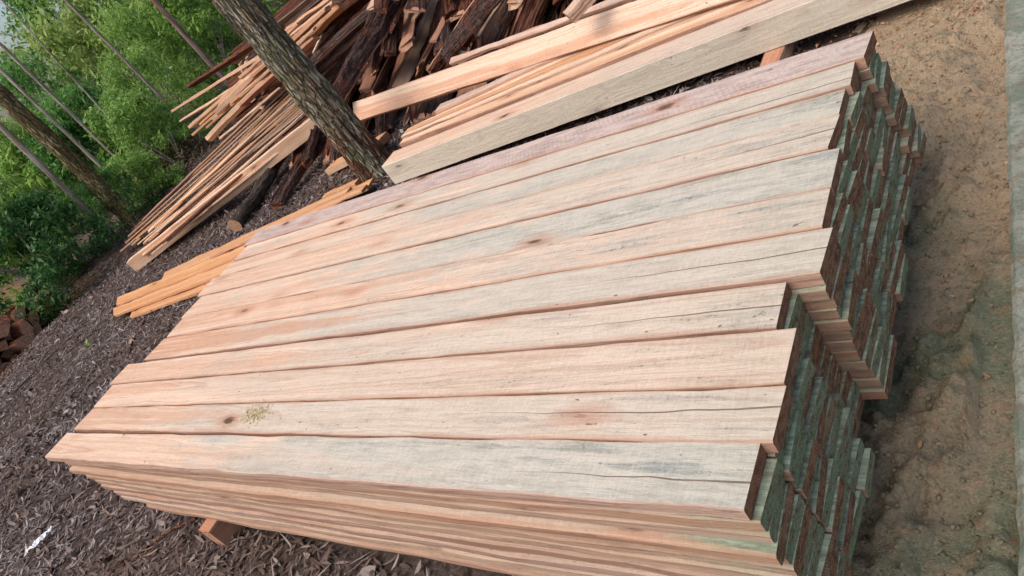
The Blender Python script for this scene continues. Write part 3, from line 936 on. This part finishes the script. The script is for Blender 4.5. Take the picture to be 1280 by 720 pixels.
q = random.Random(52)
for row in range(5):
    for k in range(10 - row):
        yv = .95 + (k + row * .5) * .165 + q.uniform(-.02, .02)
        zv = -.31 + row * .125 + q.uniform(-.012, .012) + (.05 * (k > 2))
        wedge_post((-6.45 + q.uniform(-.3, .12), yv + q.uniform(-.03, .03), zv + q.uniform(-.025, .025)), q.uniform(-.16, .16), q.uniform(1.1, 1.4), q.uniform(.12, .15), q.uniform(1.4, 3.1), q.uniform(-.4, 1.6), 600 + row * 20 + k,
                   'split red brown post in the heap at the left edge below the bush')


# ------------------------------------------------------------------ trees
def leaf_cloud(n, centres, radii, size, seed, flat=.35, aspect=.45):
    """small folded leaves scattered in clumps: returns (n,6,3)"""
    g = np.random.default_rng(seed)
    ci = g.integers(0, len(centres), n)
    C, Rd = np.array(centres)[ci], np.array(radii)[ci]
    dvec = g.normal(size=(n, 3))
    dvec /= np.linalg.norm(dvec, axis=1)[:, None]
    rr = g.random(n) ** .45
    P = C + dvec * (Rd * rr[:, None])
    yaw = g.uniform(0, 2 * np.pi, n)
    tilt = g.normal(-.2, .4, n)
    roll = g.normal(0, .45, n)
    s = size * (.45 + 1.2 * g.random(n) ** 1.6)
    ax = np.stack([np.cos(yaw) * np.cos(tilt), np.sin(yaw) * np.cos(tilt), np.sin(tilt)], 1)
    sd = np.stack([-np.sin(yaw), np.cos(yaw), np.zeros(n)], 1)
    up = np.cross(ax, sd)
    sd2 = sd * np.cos(roll)[:, None] + up * np.sin(roll)[:, None]
    up2 = np.cross(ax, sd2)
    w = (s * aspect)[:, None]
    s = s[:, None]
    V = np.stack([P, P + ax * s * .45 + sd2 * w * .5 + up2 * s * .06, P + ax * s, P + ax * s * .45 - sd2 * w * .5 + up2 * s * .06], 1)
    return V


LEAF_F = [(0, 1, 2), (0, 2, 3)]
_crown = {}


def crown_data(var, mat, n, size, kind):
    key = (var, mat.name, n, size, kind)
    if key in _crown:
        return _crown[key]
    g = random.Random(var * 7 + 1)
    cs, rs = [], []
    if kind == 'shrub':      # leafy to the ground, unit height and radius
        for k in range(46):
            h = g.random() ** .8
            rad = (.95 - .55 * h) * g.uniform(.25, 1.0) ** .6
            a = g.uniform(0, 6.283)
            cs.append((math.cos(a) * rad, math.sin(a) * rad, .06 + h * .90))
            q_ = g.uniform(.11, .24)
            rs.append((q_ * 1.15, q_ * 1.15, q_ * .62))
    else:                    # airy crown, unit sphere
        for k in range(34):
            a, u = g.uniform(0, 6.283), g.uniform(-1, 1)
            rad = g.uniform(.35, 1)
            s = math.sqrt(1 - u * u)
            cs.append((math.cos(a) * s * rad, math.sin(a) * s * rad, u * rad))
            q_ = g.uniform(.14, .28)
            rs.append((q_, q_, q_ * .55))
    V = leaf_cloud(n, cs, rs, size, var + 100)
    o = quads_obj('foliage', V, 4, LEAF_F, mat)
    me = o.data
    bpy.data.objects.remove(o)
    _crown[key] = me
    return me


def limb_mesh(paths, na=7):
    V, F = [], []
    for pts, r0, r1 in paths:
        base = len(V)
        n = len(pts)
        for i, p in enumerate(pts):
            p = Vector(p)
            tdir = (Vector(pts[min(i + 1, n - 1)]) - Vector(pts[max(i - 1, 0)])).normalized()
            a = tdir.orthogonal().normalized()
            b = tdir.cross(a)
            rr = r0 + (r1 - r0) * i / (n - 1)
            for k in range(na):
                an = 2 * math.pi * k / na
                V.append(tuple(p + a * math.cos(an) * rr + b * math.sin(an) * rr))
        for i in range(n - 1):
            for k in range(na):
                j = (k + 1) % na
                F.append((base + i * na + k, base + i * na + j, base + (i + 1) * na + j, base + (i + 1) * na + k))
    return V, F


def shrub(x, y, h, rad, var, mat, label, group, n=5200, size=.055, name='leafy_shrub', cat='shrub', z=None):
    o = empty(name, (x, y, gz(x, y) - .05 if z is None else z))
    tag(o, label, cat, group)
    f = bpy.data.objects.new('foliage', crown_data(var, mat, n, size, 'shrub'))
    COL.objects.link(f)
    f.parent = o
    f.scale = (rad, rad, h)
    f.rotation_euler.z = random.Random(int(x * 100)).uniform(0, 6.28)
    g = random.Random(int(x * 77 + y * 31))
    paths = []
    for k in range(5):
        a = g.uniform(0, 6.28)
        e = Vector((math.cos(a) * rad * .5, math.sin(a) * rad * .5, h * g.uniform(.5, .85)))
        paths.append(([(0, 0, 0), tuple(e * .5 + Vector((0, 0, h * .08))), tuple(e)], .022, .008))
    V, F = limb_mesh(paths, 5)
    mesh_obj('stems', V, F, BARK_POLE, parent=o, smooth=True)
    return o


def trunk_big(V0, lean, H, r, bark, na, nz, ridge, seed, flare=.35):
    """ridged trunk: furrowed bark as geometry; local x runs up the stem so the bark grain follows it"""
    q = random.Random(seed)
    ph = [(q.randint(5, 26), q.uniform(0, 6.28), q.uniform(-.9, .9), q.uniform(.4, 1)) for _ in range(14)]
    V, F = [], []
    for i in range(nz + 1):
        t = i / nz
        hgt = H * t
        rad = r * (1 - .5 * t) * (1 + flare * math.exp(-hgt / .22))
        for k in range(na):
            a = 2 * math.pi * k / na
            s = 0
            for n_, p, tw, am in ph:
                s += am * math.sin(n_ * a + p + tw * hgt * 3 + 1.4 * math.sin(hgt * 5 + p))
            s = abs(s) / 4.0
            rr = rad + ridge * (s - .5) + q.uniform(-.0012, .0012)
            rr *= 1 + flare * .35 * math.exp(-hgt / .2) * math.sin(4 * a + seed)
            V.append((hgt, math.cos(a) * rr, math.sin(a) * rr))
    for i in range(nz):
        for k in range(na):
            j = (k + 1) % na
            F.append((i * na + k, i * na + j, (i + 1) * na + j, (i + 1) * na + k))
    return V, F


def tree(base, top_dir, H, r, bark, label, group, crown_mat, crown_r, var, name='tree', na=40, nz=90, ridge=.012, seed=1, cat='tree', nleaf=4200, flare=.35, crown_h=None):
    base = Vector(base)
    o = empty(name, base)
    tag(o, label, cat, group)
    V, F = trunk_big(None, None, H, r, bark, na, nz, ridge, seed, flare)
    t = mesh_obj('trunk', V, F, bark, parent=o, smooth=True)
    X = Vector(top_dir).normalized()
    Y = Vector((0, 1, 0)).cross(X).normalized()
    Z = X.cross(Y)
    t.rotation_euler = Matrix((X, Y, Z)).transposed().to_euler()
    t.location = (0, 0, -.06)
    tip = X * H
    g = random.Random(seed + 9)
    paths = []
    ch = crown_h or crown_r
    for k in range(7):
        st = X * (H * g.uniform(.72, .97))
        a = g.uniform(0, 6.28)
        e = st + Vector((math.cos(a) * crown_r * .75, math.sin(a) * crown_r * .75, ch * g.uniform(.2, .8)))
        paths.append(([tuple(st), tuple(st.lerp(e, .5) + Vector((0, 0, .12))), tuple(e)], r * .32, r * .08))
    V, F = limb_mesh(paths, 6)
    mesh_obj('limbs', V, F, bark, parent=o, smooth=True)
    c = bpy.data.objects.new('crown', crown_data(var, crown_mat, nleaf, .045, 'crown'))
    COL.objects.link(c)
    c.parent = o
    c.location = tip + Vector((0, 0, ch * .5))
    c.scale = (crown_r, crown_r, ch)
    return o


b1 = at(476, 216, 0.0)
tree((b1.x, b1.y, gz(b1.x, b1.y)), (-.035, -.01, 1), 8.5, .143, BARK_TREE, 'big tree with ridged lichen flecked trunk standing in the timber yard', None, LEAF_A, 2.0, 3, na=110, nz=420, ridge=.034, seed=4, nleaf=2500, flare=.28)
b2 = at(171, 277, 0.0)
tree((b2.x, b2.y, gz(b2.x, b2.y)), (.0, -.02, 1), 9.0, .132, BARK_TREE2, 'olive brown tree leaning at the left behind the offcut bundle', None, LEAF_A, 2.0, 4, na=80, nz=260, ridge=.03, seed=7, nleaf=2500, flare=.4)


def on_ray(px, py, dist):
    """point on the sight line of a pixel at a horizontal distance (forest survey)"""
    v = Vector(R3[0]) * (px - 640) + Vector(R3[1]) * (py - 360) + Vector(R3[2]) * FPX
    t = dist / math.hypot(v.x, v.y)
    return CAM + v * t


def pole(pb, pt, dist, r, bark, label, crown=LEAF_C, group='slender trees at the forest edge', H=9):
    a, b = on_ray(*pb, dist), on_ray(*pt, dist)
    dv = b - a
    dv = dv.normalized()
    if dv.z < .5:
        dv = Vector((0, 0, 1))
    g0 = gz(a.x, a.y)
    base = a - dv * ((a.z - g0) / dv.z)
    return tree(base, dv, H, r, bark, label, group, crown, 1.5, 5 + int(pb[0]) % 3, name='slender_tree', na=10, nz=24, ridge=.006, seed=int(pb[0]), nleaf=1800, flare=.1)


pole((264, 80), (192, 0), 17, 0.0662, BARK_PINK, 'reddish slender trunk rising behind the far heap')
pole((181, 100), (82, 0), 16, 0.0346, BARK_POLE, 'slender trunk slanting to the top edge left of the reddish one')
pole((162, 213), (2, 57), 15.5, 0.0334, BARK_POLE, 'long thin grey trunk right of the olive tree')
pole((142, 223), (12, 98), 14.5, 0.0334, BARK_POLE, 'thin grey trunk closest to the olive tree on its right')
pole((182, 197), (107, 115), 15, 0.0173, BARK_POLE, 'forked pale sapling in the middle of the green thicket')
0 and pole((180, 133), (140, 88), 17, 0.0150, BARK_POLE, 'short thin sapling high in the green thicket')
0 and pole((233, 107), (200, 67), 17, 0.0150, BARK_POLE, 'thin pale sapling left of the reddish trunk')
0 and pole((222, 146), (187, 80), 16.5, 0.0173, BARK_POLE, 'thin sapling beside the end of the long pale lath')
pole((67, 222), (0, 157), 13, 0.0490, BARK_POLE, 'grey trunk half hidden behind the dark bush left of the olive tree')
0 and pole((22, 215), (0, 190), 15, 0.0288, BARK_POLE, 'thin grey trunk at the far left edge above the bush')
0 and pole((110, 20), (90, 0), 19, 0.0259, BARK_POLE, 'thin trunk at the top edge among the pale leaves')

# ------------------------------------------------------------------ shrubs and thicket
sh = []
q = random.Random(31)
GB = 'green bushes at the forest edge'
# dark bush at the left edge
for (px, py, dist, h, rad, mt, lb) in [
    (38, 326, 11.8, 1.75, 1.2, LEAF_D, 'large dark green bush at the left edge above the post heap'),
    (88, 318, 12.6, 1.3, .8, LEAF_D, 'dark bush between the left edge and the olive tree foot'),
    (5, 300, 13.2, 2.2, 1.1, LEAF_A, 'tall brighter bush at the very left edge'),
    (190, 195, 15.8, 1.6, 1.0, LEAF_A, 'bright bush under the overhanging board ends'),
    (228, 155, 17.2, 2.1, 1.2, LEAF_A, 'bright green bush behind the far heap ends'),
    (150, 200, 17.0, 2.2, 1.2, LEAF_B, 'dark thicket bush behind the two thin grey trunks'),
    (110, 225, 16.4, 1.9, 1.1, LEAF_B, 'dark bush right behind the olive tree'),
    (70, 230, 17.2, 2.4, 1.3, LEAF_A, 'bush between the olive tree and the grey trunk'),
    (205, 120, 19.5, 3.0, 1.6, LEAF_A, 'tall leafy bush in the centre of the thicket'),
    (262, 70, 19.5, 2.8, 1.5, LEAF_A, 'leafy bush beside the reddish trunk'),
    (170, 130, 21.0, 3.5, 1.7, LEAF_C, 'yellowish tall bush towards the top of the thicket'),
    (290, 40, 21.0, 3.2, 1.6, LEAF_A, 'bright bush at the top edge right of the reddish trunk'),
    (120, 160, 21.0, 3.4, 1.7, LEAF_B, 'dark tall bush behind the thin saplings'),
    (40, 215, 20.5, 2.3, 1.5, LEAF_C, 'yellow green bush at the left above the dark one'),
    (240, 40, 24.0, 4.2, 1.9, LEAF_A, 'tall bush behind the reddish trunk at the top'),
    (158, 214, 13.6, .9, .7, LEAF_A, 'low bush at the foot of the thin grey trunks'),
    (120, 232, 13.2, 1.0, .75, LEAF_B, 'low dark bush behind the foot of the olive tree'),
    (196, 172, 14.6, 1.5, .9, LEAF_A, 'bright leafy bush just left of the overhanging laths'),
    (320, 5, 23.0, 3.6, 1.8, LEAF_A, 'bush at the top edge beside the big trunk')]:
    a = on_ray(px, py, dist)
    shrub(a.x, a.y, h, rad, 1 + len(sh) % 4, mt, lb, GB, n=11000 if mt is LEAF_D else 6500, size=(.05, .062, .075, .088)[len(sh) % 4])
    sh.append(lb)
# tree line further back that closes the view, with gaps of sky
for k in range(34):
    px, py = -340 + 29 * k, 470 - 20.5 * k
    a = on_ray(px + q.uniform(-20, 20), py + q.uniform(-25, 25), q.uniform(26, 38))
    hh = q.uniform(4.0, 6.8) * (.62 if px < 70 else 1)
    shrub(a.x, a.y, hh, q.uniform(2.0, 2.9), 1 + k % 4, (LEAF_A, LEAF_C, LEAF_B)[k % 3], 'leafy forest tree in the green wall beyond the slender trunks', 'forest trees beyond the slender trunks', n=1500 if px < 130 else 7000, size=.06 if px < 130 else .052, name='forest_tree', cat='tree')


# ------------------------------------------------------------------ leaf litter
def litter(name, pts, lmin, lmax, asp, mat, seed, zoff=.004, tilt=.22):
    g = np.random.default_rng(seed)
    n = len(pts)
    P = np.array(pts)
    yaw = g.uniform(0, 2 * np.pi, n)
    L = g.uniform(lmin, lmax, n)
    W = L * g.uniform(asp * .6, asp * 1.4, n)
    ti = g.normal(0, tilt, n)
    ro = g.normal(0, tilt * 1.3, n)
    cu = g.normal(.12, .12, n) * L
    ax = np.stack([np.cos(yaw) * np.cos(ti), np.sin(yaw) * np.cos(ti), np.sin(ti)], 1)
    sd = np.stack([-np.sin(yaw) * np.cos(ro), np.cos(yaw) * np.cos(ro), np.sin(ro)], 1)
    up = np.array([0, 0, 1.0])
    V = np.zeros((n, 6, 3))
    for k, (t, w) in enumerate(((-.5, 0), (-.15, .5), (-.15, -.5), (.2, .42), (.2, -.42), (.5, 0))):
        V[:, k] = P + ax * (L * t)[:, None] + sd * (W * w)[:, None] + up * ((cu * (t * t * 4 - .5) + (abs(w) * W * .25)))[:, None]
    V[:, :, 2] += (zoff + np.abs(np.sin(ti)) * L * .45 + g.random(n) * min(.012, lmax * .15))[:, None]
    o = quads_obj(name, V, 6, [(0, 1, 2), (1, 3, 2), (2, 3, 4), (3, 5, 4)], mat)
    return tag(o, kind='stuff')


def scatter(n, x0, x1, y0, y1, seed, ok):
    g = random.Random(seed)
    out = []
    while len(out) < n:
        x, y = g.uniform(x0, x1), g.uniform(y0, y1)
        if ok(x, y):
            out.append((x, y, gz(x, y)))
    return out


not_stack = lambda x, y: not (.45 < x < 3.6 and .05 < y < 1.6)
pts = scatter(44000, -3.2, 2.9, -.9, 4.2, 1, not_stack) + scatter(34000, -9.0, -3.2, .2, 7.5, 2, lambda x, y: True) + scatter(7000, -14, -6, 4, 10, 3, lambda x, y: True)
pts += scatter(2500, .6, 3.15, 1.62, 2.85, 4, lambda x, y: True)
o = litter('leaf_litter', pts, .018, .085, .19, LITTER, 9)
tag(o, 'grey brown dead leaves and bark scraps covering the yard', 'litter')
pts = scatter(4500, -3.2, 2.4, -.9, 4.0, 21, not_stack) + scatter(6000, -9, -3.2, .2, 7.5, 22, lambda x, y: True)
pb = scatter(1500, -3.0, 2.4, -.9, 4.0, 31, not_stack) + scatter(1100, -8.5, -3.0, .3, 6.5, 32, lambda x, y: True)
o = litter('broad_dead_leaves', pb, .035, .085, .42, LITTER, 33, zoff=.012, tilt=.35)
tag(o, 'broad dead leaves lying on top of the finer litter', 'dead leaves')
o = litter('twig_litter', pts, .06, .22, .045, LITTER, 23, zoff=.010, tilt=.10)
tag(o, 'fine dead twigs and shreds strewn over the leaf litter', 'twigs')
pts = scatter(1500, 2.5, 3.75, 2.55, 3.4, 6, lambda x, y: True) + scatter(90, 2.9, 3.8, -.3, 2.6, 7, lambda x, y: x > 3.62 or y > 1.8)
pts = [(x, y, float(SOIL_Z[2][min(len(SOIL_Z[1]) - 1, int(np.searchsorted(SOIL_Z[1], y))), min(len(SOIL_Z[0]) - 1, int(np.searchsorted(SOIL_Z[0], x)))]) if x > 3.06 else z) for x, y, z in pts]
o = litter('wood_chips', pts, .006, .022, .5, CHIPS, 12, zoff=.006, tilt=.4)
tag(o, 'orange wood chips scattered on the soil by the squared beam', 'wood chips')
g_ = np.random.default_rng(44)
n = 9000
X, Y = g_.uniform(3.35, 3.82, n), g_.uniform(-.4, 3.2, n)
S = .0016 + .0085 * g_.random(n) ** 6
oct_ = np.array([(1, 0, 0), (0, 1, 0), (-1, 0, 0), (0, -1, 0), (0, 0, .8), (0, 0, -.8)])
V = oct_[None] * S[:, None, None] * g_.uniform(.6, 1.3, (n, 6, 1))
V[:, :, 0] += X[:, None]
V[:, :, 1] += Y[:, None]
ix, iy = np.searchsorted(SOIL_Z[0], X).clip(0, len(SOIL_Z[0]) - 1), np.searchsorted(SOIL_Z[1], Y).clip(0, len(SOIL_Z[1]) - 1)
V[:, :, 2] += (SOIL_Z[2][iy, ix] + S * .15)[:, None]
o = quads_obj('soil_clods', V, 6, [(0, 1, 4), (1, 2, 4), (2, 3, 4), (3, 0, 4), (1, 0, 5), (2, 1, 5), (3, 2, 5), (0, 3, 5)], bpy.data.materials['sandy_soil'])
tag(o, 'small clods of earth on the sandy path', 'soil clods', kind='stuff')
# heap of dry tan fronds under the far boards
g_ = random.Random(15)
pts = []
c0 = on_ray(208, 208, 13.5)
c0 = at(214, 205, 0.1)
for k in range(2600):
    dx, dy = g_.gauss(0, .62), g_.gauss(0, .62)
    pts.append((c0.x + dx, c0.y + dy, gz(c0.x, c0.y) + max(0, .55 - .45 * math.hypot(dx, dy)) * g_.random()))
o = litter('dry_fronds', pts, .06, .17, .2, LITTER_TAN, 18, tilt=.6)
tag(o, 'heap of dry tan leaves below the overhanging boards', 'dry leaves')


# ------------------------------------------------------------------ small things on the ground
def twig(pts, r, mat, label, group='fallen twigs on the litter'):
    V, F = limb_mesh([(pts, r, r * .5)], 6)
    o0 = Vector(pts[0])
    o = mesh_obj('fallen_twig', [tuple(Vector(v) - o0) for v in V], F, mat, smooth=True)
    o.location = o0
    tag(o, label, 'twig', group)
    return o


TW = plain('grey_twig', (.10, .075, .06))
tw = [([(255, 655), (225, 668), (190, 690), (150, 712)], 'dark twig curving away from the reddish bearer end', .009),
      ([(62, 640), (50, 662), (35, 700)], 'straight twig left of the white wrapper', .006),
      ([(28, 640), (60, 600), (95, 545)], 'long thin stick beside the near left corner of the stack', .007),
      ([(180, 400), (165, 425), (160, 450)], 'reddish stick lying between orange slabs and stack', .012),
      ([(100, 340), (130, 315), (150, 305)], 'stick near the foot of the olive tree', .012),
      ([(60, 385), (85, 360), (118, 330)], 'stick on the rim of the hollow', .012),
      ([(20, 490), (70, 440), (110, 405)], 'long thin stick on the litter beside the hollow', .008),
      ([(30, 560), (55, 520), (90, 470)], 'thin grey stick on the litter left of the stack', .006)]
for pl, lb, rr in tw:
    P3 = []
    for (a, b) in pl:
        v = at(a, b, .02)
        P3.append((v.x, v.y, gz(v.x, v.y) + .022))
    twig(P3, rr, BARK_RED if 'reddish' in lb else TW, lb)

# crumpled white wrapper
WR = plain('white_plastic', (.75, .76, .80), .4)
a, b = at(37, 692, .02), at(69, 661, .02)
n = 14
V, F = [], []
q = random.Random(6)
for i in range(n + 1):
    t = i / n
    c = a.lerp(b, t)
    w = .016 * (.5 + math.sin(t * math.pi)) * q.uniform(.7, 1.3)
    sd = (b - a).cross(Vector((0, 0, 1))).normalized()
    for k in range(4):
        s = k / 3 - .5
        V.append(tuple(c + sd * w * 2 * s + Vector((0, 0, .012 + q.uniform(0, .02))) - a))
for i in range(n):
    for k in range(3):
        F.append((i * 4 + k, i * 4 + k + 1, i * 4 + k + 5, i * 4 + k + 4))
o = mesh_obj('plastic_wrapper', V, F, WR)
sm = o.modifiers.new('thickness', 'SOLIDIFY')
sm.thickness = .001
o.location = a
tag(o, 'crumpled white plastic wrapper on the litter at lower left', 'wrapper')


# small seedlings in the litter and a leaf left on the planks
def seedling(px, py, z, label, n, s):
    p = at(px, py, z)
    V = leaf_cloud(n, [(0, 0, s * .35)], [(s * .5, s * .5, s * .3)], s, int(px))
    o = quads_obj('seedling', V, 4, LEAF_F, LEAF_A)
    o.location = p
    tag(o, label, 'seedling')


seedling(109, 434, .01, 'tiny green seedling sprouting in the litter left of the stack', 9, .05)
seedling(146, 226, .02, 'yellow green seedling tuft at the foot of the thin trunks', 60, .12)
seedling(157, 541, TOPZ + .001, 'small dark leaf sprig lying on the second plank', 4, .022)

g_ = random.Random(70)
c0 = at(319, 517, TOPZ + .006)
pts = [(c0.x + g_.gauss(0, .045), c0.y + g_.gauss(0, .022), TOPZ + .0052) for _ in range(420)]
o = litter('sawdust_patch', pts, .004, .012, .5, plain('sawdust', (.62, .50, .30), .95), 71, zoff=0.0, tilt=.3)
tag(o, 'small yellowish patch of sawdust on the second top plank', 'sawdust')
